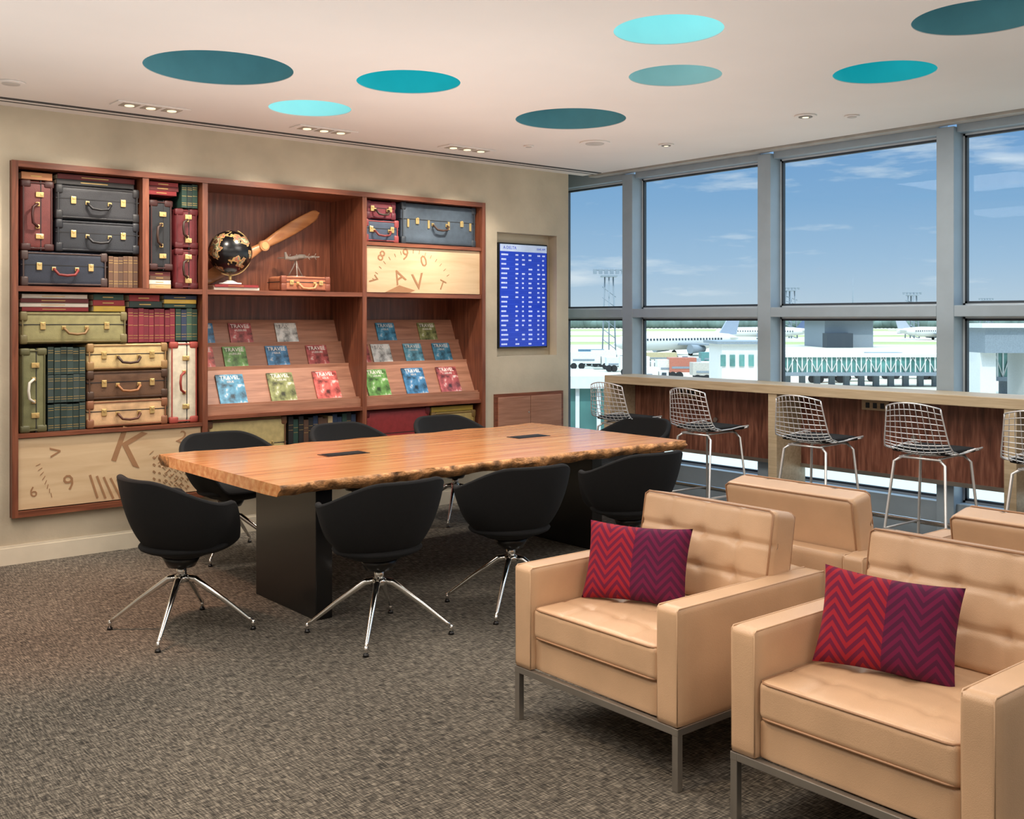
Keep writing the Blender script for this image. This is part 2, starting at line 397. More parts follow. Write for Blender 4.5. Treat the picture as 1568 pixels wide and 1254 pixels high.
def bm_(c): return mat('book_%d_%d_%d'%c,c,.6,var=.06)
M_page=mat('paper_pages',(222,208,180),.8,var=.05)
def books(x0,x1,z0,z1,cols,n,flat=False,bands=True,y=7.375,depth=.22,jit=.012):
    b=MB()
    if not flat:
        w=(x1-x0)/n
        for i in range(n):
            h=(z1-z0)-random.random()*jit; c=cols[i%len(cols)] if len(cols)<4 else random.choice(cols)
            a=x0+i*w; yy_=y+random.random()*.01
            b.bb(a+.001,a+w-.001,yy_,yy_+.012,z0,z0+h,bm_(c),.003)
            b.bb(a+.001,a+.004,yy_,yy_+depth,z0,z0+h,bm_(c)); b.bb(a+w-.004,a+w-.001,yy_,yy_+depth,z0,z0+h,bm_(c))
            b.bb(a+.004,a+w-.004,yy_+.01,yy_+depth-.005,z0+.004,z0+h-.006,M_page)
            if bands:
                for f in (.12,.2,.5,.78,.86): b.bb(a+.003,a+w-.003,yy_-.001,yy_+.002,z0+h*f,z0+h*f+.003,M_gold)
    else:
        h=(z1-z0)/n
        for i in range(n):
            c=cols[i%len(cols)]; a=x0+random.random()*.02; e=x1-random.random()*.02; zz=z0+i*h; yy_=y+random.random()*.015
            b.bb(a,e,yy_,yy_+.01,zz,zz+h-.001,bm_(c),.002)
            b.bb(a,e,yy_,yy_+depth,zz,zz+.003,bm_(c)); b.bb(a,e,yy_,yy_+depth,zz+h-.004,zz+h-.001,bm_(c))
            b.bb(a+.004,e-.004,yy_+.008,yy_+depth-.004,zz+.003,zz+h-.004,M_page)
            b.bb(a+(e-a)*.3,a+(e-a)*.65,yy_-.001,yy_+.002,zz+h*.4,zz+h*.55,M_gold)
    return b.obj('book_row')
red=(134,38,40); dkred=(92,30,30); brn=(90,64,48); grn=(42,70,60); dgr=(36,54,50); blu=(42,56,82); tan=(186,160,116); blk=(40,38,38); wht=(214,206,192); yel=(200,168,70)
books(2.475,2.68,1.827,2.05,[brn,(106,80,60),(80,58,46)],6)
books(1.90,2.12,2.537,2.585,[(166,112,72)],1,True); books(2.13,2.67,2.525,2.595,[blk,dkred],2,True)
books(2.75,2.98,2.50,2.595,[red,dkred,red],3,True); books(3.0,3.12,2.42,2.595,[grn,dgr],3)
books(2.75,2.93,1.827,1.95,[tan,wht,brn,dkred],4,True)
books(1.90,2.35,1.66,1.775,[red,wht,dkred,wht],4,True); books(2.36,2.60,1.66,1.78,[yel,red,grn],3,True)
books(2.61,2.86,1.69,1.78,[dgr,red],2,True); books(2.87,3.12,1.69,1.78,[grn,yel,blu],3,True)
books(2.61,2.95,1.442,1.685,[(120,36,50),(108,30,44)],9); books(2.955,3.12,1.45,1.685,[grn,blu,(60,88,72)],4)
books(2.075,2.32,.852,1.04,[dgr,(48,66,62)],6); books(2.075,2.32,1.042,1.23,[(52,66,64),dgr],6); books(2.075,2.32,1.232,1.42,[dgr,(48,66,62)],6)
books(3.86,4.47,.347,.85,[blk,blu,brn,grn,tan,blu],14,jit=.04)
books(3.23,3.62,1.827,1.868,[wht,red],2,True,y=7.36)
books(5.22,5.68,.802,.845,[yel,red],1,True)

covers=[(60,116,144),(112,116,74),(176,82,76),(86,128,66),(56,104,140),(140,66,66),(170,172,170),(84,136,156)]
def cover(k):
    n='cover_%d'%k
    if n in _m: return _m[n]
    m,nt,bs=base(n); c=covers[k%8]
    tc=nt.nodes.new('ShaderNodeTexCoord'); n1=nt.nodes.new('ShaderNodeTexNoise'); n1.inputs['Scale'].default_value=16; n1.inputs['Detail'].default_value=5
    nt.links.new(tc.outputs['Object'],n1.inputs['Vector'])
    r=nt.nodes.new('ShaderNodeValToRGB'); e=r.color_ramp.elements
    e[0].position=.32; e[0].color=lin(tuple(int(v*.4) for v in c)); e[1].position=.70; e[1].color=lin((215,212,205)); kx=e.new(.45); kx.color=lin(c); kx=e.new(.58); kx.color=lin(tuple(min(255,int(v*1.2+10)) for v in c))
    nt.links.new(n1.outputs['Fac'],r.inputs[0]); nt.links.new(r.outputs[0],bs.inputs['Base Color']); bs.inputs['Roughness'].default_value=.3
    _m[n]=m; return m
def mag(x,y0,z0,ang,k,w=.21,h=.27,title='TRAVEL'):
    b=MB(); mx=Matrix.Translation((x,y0,z0))@Matrix.Rotation(ang,4,'X')
    q=bmesh.new(); bmesh.ops.create_cube(q,size=1); q.transform(Matrix.Translation((0,h/2,.006))@Matrix.Diagonal((w,h,.008,1))); b.addbm(q,cover(k),False,mx)
    q=bmesh.new(); bmesh.ops.create_cube(q,size=1); q.transform(Matrix.Translation((.002,h/2,.0015))@Matrix.Diagonal((w,h-.004,.003,1))); b.addbm(q,M_page,False,mx)
    b.text(title,.046,mx@Matrix.Translation((0,h-.028,.0112)),M_white,ext=.0004)
    b.text('+ LEISURE' if k%2 else 'ISSUE',.024,mx@Matrix.Translation((0,h-.062,.0112)),M_white,ext=.0004)
    return b.obj('magazine')
for (xs,row) in (([3.42,3.84,4.24],0),([3.25,3.52,3.88,4.24],1),([3.30,3.62,4.02],2),([4.72,5.10,5.46],0),([4.64,4.86,5.19,5.50],1),([4.66,4.98,5.42],2)):
    y0,z0,y1,z1=((7.392,.938,7.54,1.22),(7.562,1.207,7.66,1.40),(7.682,1.387,7.78,1.60))[row]
    ang=math.atan2(z1-(z0-.008),y1-(y0+.008))
    for i,x in enumerate(xs): mag(x,y0,z0,ang,i+row*2+(3 if x>4.5 else 0),h=(.27,.2,.2)[row],w=(.22,.19,.19)[row])

def globemat():
    m,nt,bs=base('globe_map'); tc=nt.nodes.new('ShaderNodeTexCoord'); n1=nt.nodes.new('ShaderNodeTexNoise'); n1.inputs['Scale'].default_value=10; n1.inputs['Detail'].default_value=5
    nt.links.new(tc.outputs['Object'],n1.inputs['Vector'])
    r=nt.nodes.new('ShaderNodeValToRGB'); r.color_ramp.interpolation='CONSTANT'; e=r.color_ramp.elements
    e[0].position=0; e[0].color=lin((14,14,16)); e[1].position=.53; e[1].color=lin((176,148,96))
    for p,c in ((.56,(168,92,80)),(.585,(110,128,100)),(.62,(196,180,140)),(.66,(110,80,60))): k=e.new(p); k.color=lin(c)
    nt.links.new(n1.outputs['Fac'],r.inputs[0]); nt.links.new(r.outputs[0],bs.inputs['Base Color']); bs.inputs['Roughness'].default_value=.25; return m
b=MB(); gx,gy,gz=3.44,7.52,2.12; R=.165
b.sph((gx,gy,gz),R,globemat(),48,28,rot=(.3,.2,0))
b.tube([(gx+(R+.012)*math.sin(a)*.98,gy,gz+(R+.012)*math.cos(a)) for a in [math.radians(v) for v in range(20,205,8)]],.005,M_brass)
b.cyl((gx,gy,gz-R-.01),(gx,gy,1.895),.012,M_brass); b.cyl((gx,gy,1.872),(gx,gy,1.885),.085,M_white,seg=32); b.cyl((gx,gy,1.885),(gx,gy,1.905),.06,M_white,.02,seg=32)
b.obj('globe')
M_prop=wood('propeller_wood',(156,98,58),(204,146,94),'x',.3,scale=2,coat=.3,stretch=8)
b=MB()
P0=Vector((3.27,7.66,1.89)); P1=Vector((4.33,7.74,2.50)); d=(P1-P0); L=d.length; d.normalize()
side=Vector((0,-1,0)); up=d.cross(side).normalized()
def propf(u,v):
    s_=u*L; t_=abs(u-.5)*2
    wv=.022+.034*math.sin(math.pi*min(1,(t_*.75+.05)))**.9
    if u>=.999 or u<=.001: wv=.003
    elif t_>.88: wv*=math.sqrt(max(.01,1-((t_-.88)/.12)**2))
    th=.010+.016*max(0,1-t_*2)
    a=v*2*math.pi; tw=(u-.5)*.5
    q=up*(wv*math.cos(a))+side*(th*math.sin(a))
    q=Matrix.Rotation(tw,3,d)@q
    return P0+d*s_+q
b.surf(propf,48,16,M_prop)
c=(P0+P1)/2; b.cyl(c-side*.04,c+side*.04,.042,M_prop,seg=24); b.cyl(c+side*.04,c+side*.045,.03,M_brass,seg=20)
b.obj('wooden_propeller')
b=MB(); mc=Vector((4.02,7.56,2.10)); M_pl=mat('pewter',(165,155,146),.3,metal=.6)
mxp=Matrix.Translation(mc)@Matrix.Rotation(.5,4,'Z')@Matrix.Rotation(-.15,4,'Y')
def A(p): return mxp@Vector(p)
b.tube([A((-.15,0,.01)),A((-.07,0,0)),A((.06,0,0)),A((.125,0,0)),A((.14,0,0))],.02,M_pl,seg=12,rads=[.005,.018,.024,.017,.003])
for sg in (-1,1):
    b.prism([(.0,0),(.07,0),(.05,sg*.19),(.02,sg*.19)],-.004,.004,M_pl,mx=mxp)
    b.prism([(-.15,0),(-.105,0),(-.11,sg*.07),(-.13,sg*.07)],.008,.014,M_pl,mx=mxp)
    for yy2 in (.06,.12):
        b.cyl(A((.03,sg*yy2,0)),A((.085,sg*yy2,0)),.011,M_pl,.007,seg=10)
        for an in (0,2.1,4.2): b.cyl(A((.086,sg*yy2,0)),A((.086,sg*yy2+.028*math.cos(an),.028*math.sin(an))),.003,M_pl,seg=6)
b.prism([(-.15,0),(-.10,0),(-.135,.06),(-.155,.06)],-.004,.004,M_pl,mx=mxp@RX)
for an in (.3,2.4,4.5): b.tube([(mc.x,mc.y,2.09),(mc.x+.02*math.cos(an),mc.y+.02*math.sin(an),2.03),(mc.x+.07*math.cos(an),mc.y+.05*math.sin(an),1.952)],.005,M_pl)
b.cyl((mc.x,mc.y,1.946),(mc.x,mc.y,1.953),.075,M_pl,seg=24)
b.obj('model_airplane')

# ---------------------------------------------------------------- departures screen
M_scr=mat('screen_blue',(14,44,150),.3,emit=.85,var=.05); M_txt=mat('screen_text',(205,215,240),.5,emit=.6); M_hdr=mat('screen_header',(175,190,215),.4,emit=.5)
b=MB(); b.bb(6.0,6.60,7.415,7.465,1.34,2.315,M_blackm,.006)
b.bb(6.015,6.585,7.411,7.416,1.355,2.30,M_scr); b.bb(6.015,6.585,7.4095,7.4115,2.235,2.30,M_hdr)
b.text('A DELTA',.04,TX(6.13,7.409,2.268),M_scr); b.text('10:45 AM',.028,TX(6.51,7.409,2.266),M_scr)
for i in range(20):
    z=2.205-i*.0435
    for (x0,w) in ((6.03,.10),(6.20,.05),(6.28,.04),(6.36,.06),(6.47,.04),(6.53,.045)):
        if random.random()<.93:
            ww=w*(.6+.4*random.random())
            n=max(2,int(ww/.012))
            for k in range(n): b.bb(x0+k*.012,x0+k*.012+.007,7.4095,7.4115,z-.008,z+.007,M_txt)
    b.bb(6.02,6.58,7.4098,7.4112,z-.0225,z-.0212,mat('screen_line',(60,90,190),.5,emit=.6))
b.obj('departures_display_screen')
b=MB(); b.bb(5.89,6.72,7.325,7.35,.30,.93,M_walnut); b.bb(5.92,6.302,7.315,7.33,.33,.90,M_rack,.003); b.bb(6.308,6.69,7.315,7.33,.33,.90,M_rack,.003)
b.cyl((6.28,7.31,.75),(6.28,7.325,.75),.008,M_steel); b.obj('wall_cabinet')

# ---------------------------------------------------------------- ceiling fixtures
M_lamp=mat('lamp_glow',(255,236,200),.5,emit=1.0)
def dual(x,y):
    b=MB(); 
    b.bb(x-.24,x+.24,y-.085,y+.085,2.992,2.9995,M_ceil,.002)
    for k in (-.14,0,.14):
        b.bb(x+k-.055,x+k+.055,y-.055,y+.055,2.9885,2.993,mat('lamp_baffle',(165,155,142),.6),.002)
        b.cyl((x+k,y,2.984),(x+k,y,2.989),.03,M_lamp,seg=20)
    b.obj('recessed_downlight')
for x in (2.545,3.83,5.15): dual(x,6.77)
def rnd(px,py,r,name='ceiling_spotlight',glow=True):
    b=MB(); b.cyl((px,py,2.99),(px,py,2.9995),r,M_ceil,seg=28); b.cyl((px,py,2.986),(px,py,2.991),r*.62,mat('spot_baffle',(120,110,100),.6) if glow else mat('speaker_grille',(190,184,178),.8),seg=24)
    if glow: b.cyl((px,py,2.984),(px,py,2.987),r*.3,M_lamp,seg=16)
    b.obj(name)
rnd(5.75,5.9,.12,'ceiling_speaker',False)
rnd(6.1,4.2,.075); rnd(6.25,5.6,.06); rnd(6.35,4.0,.05,'smoke_detector',False); rnd(5.45,6.35,.04,'sprinkler_head',False); rnd(1.65,6.6,.08,'ceiling_speaker',False)

# ---------------------------------------------------------------- table
b=MB()
X0,X1,Y0,Y1=2.47,5.58,4.86,6.40
def wob(t,s): return .075*mn.noise(Vector((t*1.7,s,0)))+.030*mn.noise(Vector((t*5,s,3)))+.010*mn.noise(Vector((t*19,s,9)))
N=150; out=[]
for i in range(N+1):
    x=X0+(X1-X0)*i/N; out.append((x,Y0-.01+wob(x,1.0),0))
for i in range(1,12): out.append((X1+.01*i/12,Y0+(Y1-Y0)*i/12,1))
for i in range(N+1):
    x=X1-(X1-X0)*i/N; out.append((x,Y1+wob(x,5.0),0))
for i in range(1,12): out.append((X0+.0,Y1+(Y0-Y1)*i/12,1))
q=bmesh.new(); layers=[(.760,0.0),(.750,-.006),(.735,-.014),(.72,.0),(.695,.022)]
rings=[]
for (z,ins) in layers:
    rg=[]
    for i,(x,y,e) in enumerate(out):
        cy=1 if y>5.6 else -1
        dy=0 if e else -cy*ins + (0 if z>.755 else cy*.020*mn.noise(Vector((x*9,z*50,cy))))
        rg.append(q.verts.new((x,y+dy,z+(0 if z>.755 or e else .014*mn.noise(Vector((x*10,y*9,2)))))))
    rings.append(rg)
n=len(out)
top=q.faces.new(rings[0]); bot=q.faces.new(rings[-1][::-1])
fs=[]
for a in range(len(rings)-1):
    for i in range(n):
        f_=q.faces.new((rings[a][i],rings[a+1][i],rings[a+1][(i+1)%n],rings[a][(i+1)%n])); f_.smooth=True
        fs.append((f_,out[i][2]))
bmesh.ops.recalc_face_normals(q,faces=q.faces[:])
it=b.mi(M_table); ib=b.mi(M_bark)
for f in q.faces: f.material_index=it
for f,e in fs: f.material_index=it if e else ib; f.smooth=not e
me=bpy.data.meshes.new('x'); q.to_mesh(me); q.free(); b.bm.from_mesh(me)
for x in (3.37,4.90):
    b.bb(x-.15,x+.15,5.64,5.78,.7585,.7625,M_blackm,.001); b.bb(x-.13,x+.13,5.66,5.76,.762,.7645,M_dark)
b.bb(2.74,2.84,4.93,5.64,0,.70,M_blackm,.004); b.bb(5.06,5.16,5.22,5.96,0,.70,M_blackm,.004)
b.bb(2.84,5.06,5.35,5.55,.64,.70,M_blackm)
b.bb(2.70,2.9,4.98,6.2,.68,.70,M_blackm);b.bb(5.0,5.2,5.0,6.2,.68,.70,M_blackm)
b.obj('conference_table')

# ---------------------------------------------------------------- conference chairs (faces +Y local)
def chair():
    b=MB()
    def sm(e0,e1,x): x=max(0,min(1,(x-e0)/(e1-e0))); return x*x*(3-2*x)
    def rim(a):
        t_=a/math.pi
        return .45+.225*sm(.13,.36,t_)+.125*sm(.42,.85,t_)
    def R_(a): return .295+.015*math.sin(a)-.03*max(0,math.cos(a))
    def shell(off):
        def f(u,v):
            th=u*2*math.pi; a=th if th<=math.pi else 2*math.pi-th
            s_=v*math.pi/2; H=rim(a)
            rr=(R_(a)-off)*(math.sin(s_)**.62); hh=(1-math.cos(s_))
            flare=.035*v**2.5
            z0=.375+off*1.3
            z=z0+(H-z0)*hh**.9
            return Vector((math.sin(th)*(rr+flare),math.cos(th)*(rr+flare)*.92,z))
        return f
    fo=shell(0); fi=shell(.035)
    b.surf(fo,72,20,M_fab,cu=True); b.surf(fi,72,20,M_fab,cu=True)
    def roll(u,v):
        p=fo(u,1); q_=fi(u,1); c=(p+q_)/2; d_=(p-q_)/2
        a=v*math.pi; return c+d_*math.cos(a)+Vector((0,0,.014*math.sin(a)))
    b.surf(roll,72,6,M_fab,cu=True)
    b.sph((0,.015,.44),(.235,.225,.045),M_fab,32,12)
    b.cyl((0,0,.33),(0,0,.385),.07,M_blackm,.10,seg=24); b.cyl((0,0,.26),(0,0,.34),.026,M_chrome,seg=20)
    b.cyl((0,0,.25),(0,0,.285),.040,M_chrome,.034,seg=20)
    for k in range(4):
        a=math.pi/4+k*math.pi/2; c,s_=math.cos(a),math.sin(a)
        b.tube([(.02*c,.02*s_,.272),(.07*c,.07*s_,.262),(.22*c,.22*s_,.155),(.345*c,.345*s_,.058),(.372*c,.372*s_,.042)],.014,M_chrome,seg=10,rads=[.018,.018,.013,.010,.009])
        b.cyl((.37*c,.37*s_,.012),(.37*c,.37*s_,.05),.009,M_chrome,seg=10); b.cyl((.37*c,.37*s_,0),(.37*c,.37*s_,.014),.016,M_blackm,.012,seg=12)
    return b
cb=chair(); c0=cb.obj('conference_chair',center=False); c0.location=(2.88,4.53,0); c0.rotation_euler=(0,0,.05)
for (x,y,r) in ((2.13,5.24,-math.pi/2+.1),(3.73,4.50,-.12),(4.66,4.48,-.05),(5.98,5.75,math.pi/2),(3.08,6.72,math.pi),(4.08,6.75,math.pi+.1),(5.02,6.76,math.pi)):
    inst(c0,'conference_chair',(x,y,0),r)

# ---------------------------------------------------------------- armchair (front at local -X)
def armchair():
    b=MB(); D=.87; Wd=.86; L=M_leather
    ax=lambda x:x-D/2; ay=lambda y:y-Wd/2
    for (y0,y1) in ((0,.1),(Wd-.1,Wd)):
        b.rbox((0,ay((y0+y1)/2),.4175),(D,.1,.405),.012,L,cuts=10)
        for yy3 in (y0+.006,y1-.006):
            b.tube([(ax(.004),ay(yy3),.225),(ax(.004),ay(yy3),.612),(ax(.012),ay(yy3),.619),(ax(D-.01),ay(yy3),.619),(ax(D-.003),ay(yy3),.61),(ax(D-.003),ay(yy3),.225)],.003,M_leather,seg=6)
    b.rbox((ax(.42),0,.28),(.80,Wd-.2,.125),.012,L,cuts=8)
    b.rbox((ax(D-.05),0,.4175),(.1,Wd-.198,.405),.014,L,cuts=8)
    SW=Wd-.205; SD=.66
    def tuft(nu,nv,amp,axis_n,ax_u,ax_v,sign):
        def f(co,h):
            if sign*co[axis_n]<h[axis_n]*.55: return Vector((0,0,0))
            u=(co[ax_u]/(2*h[ax_u])+.5)*nu; v=(co[ax_v]/(2*h[ax_v])+.5)*nv
            du=abs(u-round(u)); dv=abs(v-round(v))
            if round(u) in (0,nu): du=.5
            if round(v) in (0,nv): dv=.5
            g_=math.exp(-(du/.06)**2)+math.exp(-(dv/.06)**2)
            k=-amp*min(1,g_)-amp*1.8*math.exp(-((du/.16)**2+(dv/.16)**2))
            puff=amp*1.6*math.cos((co[ax_u]/h[ax_u])*math.pi/2)*math.cos((co[ax_v]/h[ax_v])*math.pi/2)
            o_=Vector((0,0,0)); o_[axis_n]=sign*(k+puff); return o_
        return f
    b.rbox((ax(.005+SD/2),0,.407),(SD,SW,.125),.025,L,cuts=44,disp=tuft(4,4,.0055,2,0,1,1))
    for z in (.352,.462):
        b.tube([(ax(.64),-SW/2+.004,z),(ax(.03),-SW/2+.004,z),(ax(.012),-SW/2+.02,z),(ax(.008),-SW/2+.04,z),(ax(.008),SW/2-.04,z),(ax(.012),SW/2-.02,z),(ax(.03),SW/2-.004,z),(ax(.64),SW/2-.004,z)],.004,M_piping,seg=6)
    mx=Matrix.Rotation(.18,4,'Y'); CX=.70
    b.rbox((ax(CX),0,.655),(.15,Wd-.17,.40),.03,L,cuts=44,disp=tuft(4,3,.012,0,1,2,-1),mx=mx)
    for sx in (-.07,.07):
        pts=[Vector((sx,-(Wd-.17)/2+.012,-.19)),Vector((sx,-(Wd-.17)/2+.012,.185)),Vector((sx,-(Wd-.17)/2+.03,.197)),Vector((sx,(Wd-.17)/2-.03,.197)),Vector((sx,(Wd-.17)/2-.012,.185)),Vector((sx,(Wd-.17)/2-.012,-.19))]
        T=Matrix.Translation((ax(CX),0,.655))@mx
        b.tube([T@p for p in pts],.004,M_piping,seg=6)
    for x in (.014,D-.014):
        for y in (.014,Wd-.014): b.bb(ax(x-.013),ax(x+.013),ay(y-.013),ay(y+.013),0,.216,M_steel,.002)
    for y in (.014,Wd-.014): b.bb(ax(0),ax(D),ay(y-.013),ay(y+.013),.19,.216,M_steel,.002)
    for x in (.014,D-.014): b.bb(ax(x-.013),ax(x+.013),ay(0),ay(Wd),.19,.216,M_steel,.002)
    return b
a0=armchair().obj('leather_armchair',center=False); a0.location=(3.115,2.78,0)
inst(a0,'leather_armchair',(3.115,1.70,0)); inst(a0,'leather_armchair',(4.28,2.80,0),math.pi); inst(a0,'leather_armchair',(4.28,1.70,0),math.pi)
def pillow():
    b=MB()
    def f(sg):
        def h(u,v):
            y=(u-.5)*2; z=(v-.5)*2
            t_=.062*(max(0,1-abs(y)**3.2)*max(0,1-abs(z)**3.2))**.55
            k=1-.06*(1-abs(z)**2)*abs(y)**4; k2=1-.09*(1-abs(y)**2)*abs(z)**4
            return Vector((sg*t_,y*.218*k,z*.158*k2))
        return h
    b.surf(f(-1),36,28,M_chev); b.surf(f(1),36,28,M_chev); return b
p0=pillow().obj('throw_pillow',center=False); p0.location=(3.06,2.90,.622); p0.rotation_euler=(0,.33,.42)
p1=inst(p0,'throw_pillow',(3.06,1.80,.622)); p1.rotation_euler=(.06,.33,.36)

# ---------------------------------------------------------------- bar counter
b=MB()
b.bb(6.70,7.09,-1.5,6.75,1.03,1.10,M_oak,.004)
for y in (6.735,4.93,3.10,1.3,-.5): b.bb(6.71,7.085,y-.05,y+.03,0,1.03,M_oak,.002)
prev=6.70
for y in (4.96,3.13,1.33,-.47):
    a1=prev-.02; a0_=y+.02
    b.bb(7.03,7.06,a0_,a1,.47,1.03,M_panelwood)
    b.bb(7.02,7.065,a0_,a1,.44,.47,M_steel)
    b.bb(7.02,7.032,(a0_+a1)/2+.1,(a0_+a1)/2+.32,.93,1.0,M_oak); 
    for k in (.15,.21,.27): b.bb(7.015,7.022,(a0_+a1)/2+k-.015,(a0_+a1)/2+k+.015,.945,.985,M_framed)
    b.cyl((7.01,(a0_+a1)/2-.1,.75),(7.03,(a0_+a1)/2-.1,.75),.02,M_steel)
    prev=y-.05
b.tube([(6.82,6.7,.2),(6.82,-.4,.2)],.018,M_chrome)
b.obj('window_bar_counter')

# ---------------------------------------------------------------- bar stools, facing +X
def stool():
    b=MB()
    prof=[(.235,.745),(.20,.765),(.10,.760),(0,.748),(-.10,.745),(-.165,.765),(-.20,.82),(-.225,.90),(-.25,.99),(-.275,1.085)]
    def pr(v):
        t_=v*(len(prof)-1); i=min(int(t_),len(prof)-2); f=t_-i
        return (prof[i][0]*(1-f)+prof[i+1][0]*f, prof[i][1]*(1-f)+prof[i+1][1]*f)
    def S_(u,v):
        x,z=pr(v); w=.235 if v<.5 else .235-.055*(v-.5)*2
        if v<.12: w-=.04*(1-v/.12)
        back=max(0,(v-.55)/.45)
        return Vector((x+.05*back*u*u+ .0,u*w,z+(.03*u*u*(1-back))-.03*back*u*u))
    for k in range(11):
        u=-1+2*k/10; b.tube([S_(u,j/27) for j in range(28)],.003 if 0<k<10 else .005,M_wire,seg=5)
    for j in range(0,22):
        v=j/21; b.tube([S_(-1+2*k/10,v) for k in range(11)],.003 if 0<j<21 else .005,M_wire,seg=5)
    b.rbox((.03,0,.776),(.36,.38,.034),.014,M_fab,cuts=8)
    for sg in (-1,1):
        b.tube([(.16,sg*.12,.745),(.175,sg*.17,.70),(.235,sg*.225,.02),(.237,sg*.226,.0)],.009,M_wire)
        b.tube([(-.13,sg*.12,.735),(-.15,sg*.17,.70),(-.235,sg*.225,.02),(-.237,sg*.226,.0)],.009,M_wire)
        b.tube([(.16,sg*.12,.745),(-.13,sg*.12,.735)],.007,M_wire)
    for sx,z in ((.165,.735),(-.14,.73)): b.tube([(sx,-.14,z),(sx,.14,z)],.007,M_wire)
    r_=.215; z=.27
    b.tube([(r_,-.205,z),(r_,.205,z),(-r_,.205,z),(-r_,-.205,z)],.007,M_wire,closed=True)
    return b
s0=stool().obj('wire_bar_stool',center=False); s0.location=(6.36,6.16,0)
for y in (5.22,4.24,3.40,2.65,1.7): inst(s0,'wire_bar_stool',(6.30,y,0),random.uniform(-.06,.06))

# ---------------------------------------------------------------- exterior
GZ=-6.0
def ground():
    m,nt,bs=base('tarmac'); tc=nt.nodes.new('ShaderNodeTexCoord')
    mp=nt.nodes.new('ShaderNodeMapping'); mp.inputs['Scale'].default_value=(.004,.02,1)
    mp.inputs['Rotation'].default_value=(0,0,.7)
    nt.links.new(tc.outputs['Object'],mp.inputs[0]); n1=nt.nodes.new('ShaderNodeTexNoise'); n1.inputs['Scale'].default_value=1.2; n1.inputs['Detail'].default_value=4
    nt.links.new(mp.outputs[0],n1.inputs['Vector']); r=nt.nodes.new('ShaderNodeValToRGB'); e=r.color_ramp.elements
    e[0].position=.4; e[0].color=lin((176,178,166)); e[1].position=.6; e[1].color=lin((218,210,190)); 
    nt.links.new(n1.outputs['Fac'],r.inputs[0]); nt.links.new(r.outputs[0],bs.inputs['Base Color']); bs.inputs['Roughness'].default_value=.9; return m
b=MB(); b.bb(20,5000,-2500,5000,GZ-.5,GZ,ground()); b.obj('airfield_tarmac',center=False)
Fd=Vector((.639,.769,0)); Rt=Vector((.769,-.639,0))
rz=-math.radians(39.72)
def W2(t,u,z=0): p=Fd*t+Rt*(u*t); return Vector((p.x,p.y,z))
def ebox(b,t,u0,u1,z0,z1,dep,m,bev=0):
    c=W2(t,(u0+u1)/2,(z0+z1)/2); b.box(c,(abs(u1-u0)*t,dep,z1-z0),m,bev,rot=(0,0,rz))
M_grass=mat('grass',(160,168,112),.9,var=.2,scale=.02)
b=MB()
for (t_,dep) in ((345,40),(500,60),(800,180)): 
    b.box(W2(t_,.25,GZ+.02),(1400,dep,.03),M_grass,rot=(0,0,rz))
b.obj('grass_strip')
M_tree=mat('treeline_foliage',(104,122,116),.95,var=.3,scale=.05)
b=MB(); random.seed(3)
for k in range(190):
    u=-.05+k*.0038; h=random.uniform(8,12.5); b.sph(W2(960,u,GZ+h*.55),(5+random.random()*5,6,h*.55),M_tree,8,6)
b.obj('treeline')
b=MB()
for k in range(90):
    u=-.02+random.random()*.7; h=random.uniform(13,21); c=random.choice([(190,190,188),(150,160,170),(180,170,160),(130,140,150)])
    ebox(b,1000,u,u+random.uniform(.003,.014),GZ+.05,GZ+h,20,mat('bldg_%d'%c[0],c,.8))
b.obj('distant_buildings')
M_bw=mat('building_white',(220,220,216),.7,var=.03); M_bg=mat('building_grey',(130,140,148),.6); M_gl=mat('green_glass',(92,140,134),.15,var=.3,scale=.6,metal=.1)
b=MB(); ebox(b,300,.29,.335,GZ,1.4,20,M_bg); ebox(b,299,.285,.34,1.4,2.6,24,mat('dark_roof',(60,66,72),.7)); ebox(b,288,.30,.325,GZ,-2,4,M_framed); b.obj('hangar')
def pier(t_,u0,u1,z0,z1,n,name='glazed_jet_bridge'):
    b=MB(); ebox(b,t_,u0,u1,z0,z1,4,M_gl); ebox(b,t_,u0,u1,z1,z1+.35,4.6,M_bw); ebox(b,t_,u0,u1,z0-.4,z0,4.6,M_bg)
    for k in range(n+1):
        u=u0+(u1-u0)*k/n; ebox(b,t_-2.05,u-.06/t_,u+.06/t_,z0,z1,.15,M_bw)
    for k in range(0,n+1,3):
        u=u0+(u1-u0)*k/n; ebox(b,t_,u-.3/t_,u+.3/t_,GZ,z0,.6,M_bg)
        if k+3<=n:
            u2=u0+(u1-u0)*(k+3)/n; b.tube([W2(t_-2.1,u,z0),W2(t_-2.1,(u+u2)/2,z1),W2(t_-2.1,u2,z0)],.07,M_bw,seg=5)
    b.obj(name)
pier(120,.25,.42,-4.3,-2.6,36); pier(105,.455,.53,-4.0,-1.6,14); pier(32,-.08,.083,-2.6,-.35,8,'glazed_walkway')
b=MB(); ebox(b,112,.195,.245,-5,-.9,7,M_bw); ebox(b,112,.19,.25,-.9,-.6,8,M_bg); 
for k in range(5): ebox(b,108.4,.20+k*.009,.205+k*.009,-3.2,-2.0,.1,M_gl)
ebox(b,112,.20,.24,GZ,-5,6,M_bg); b.obj('ground_services_building')
b=MB(); ebox(b,98,.44,.50,-1.4,.9,6,M_bg); ebox(b,98,.435,.505,.9,1.3,7,M_bw); ebox(b,98,.44,.455,GZ,-1.4,4,M_bw); ebox(b,98,.485,.495,GZ,-1.4,4,M_bw); b.obj('terminal_gatehouse')
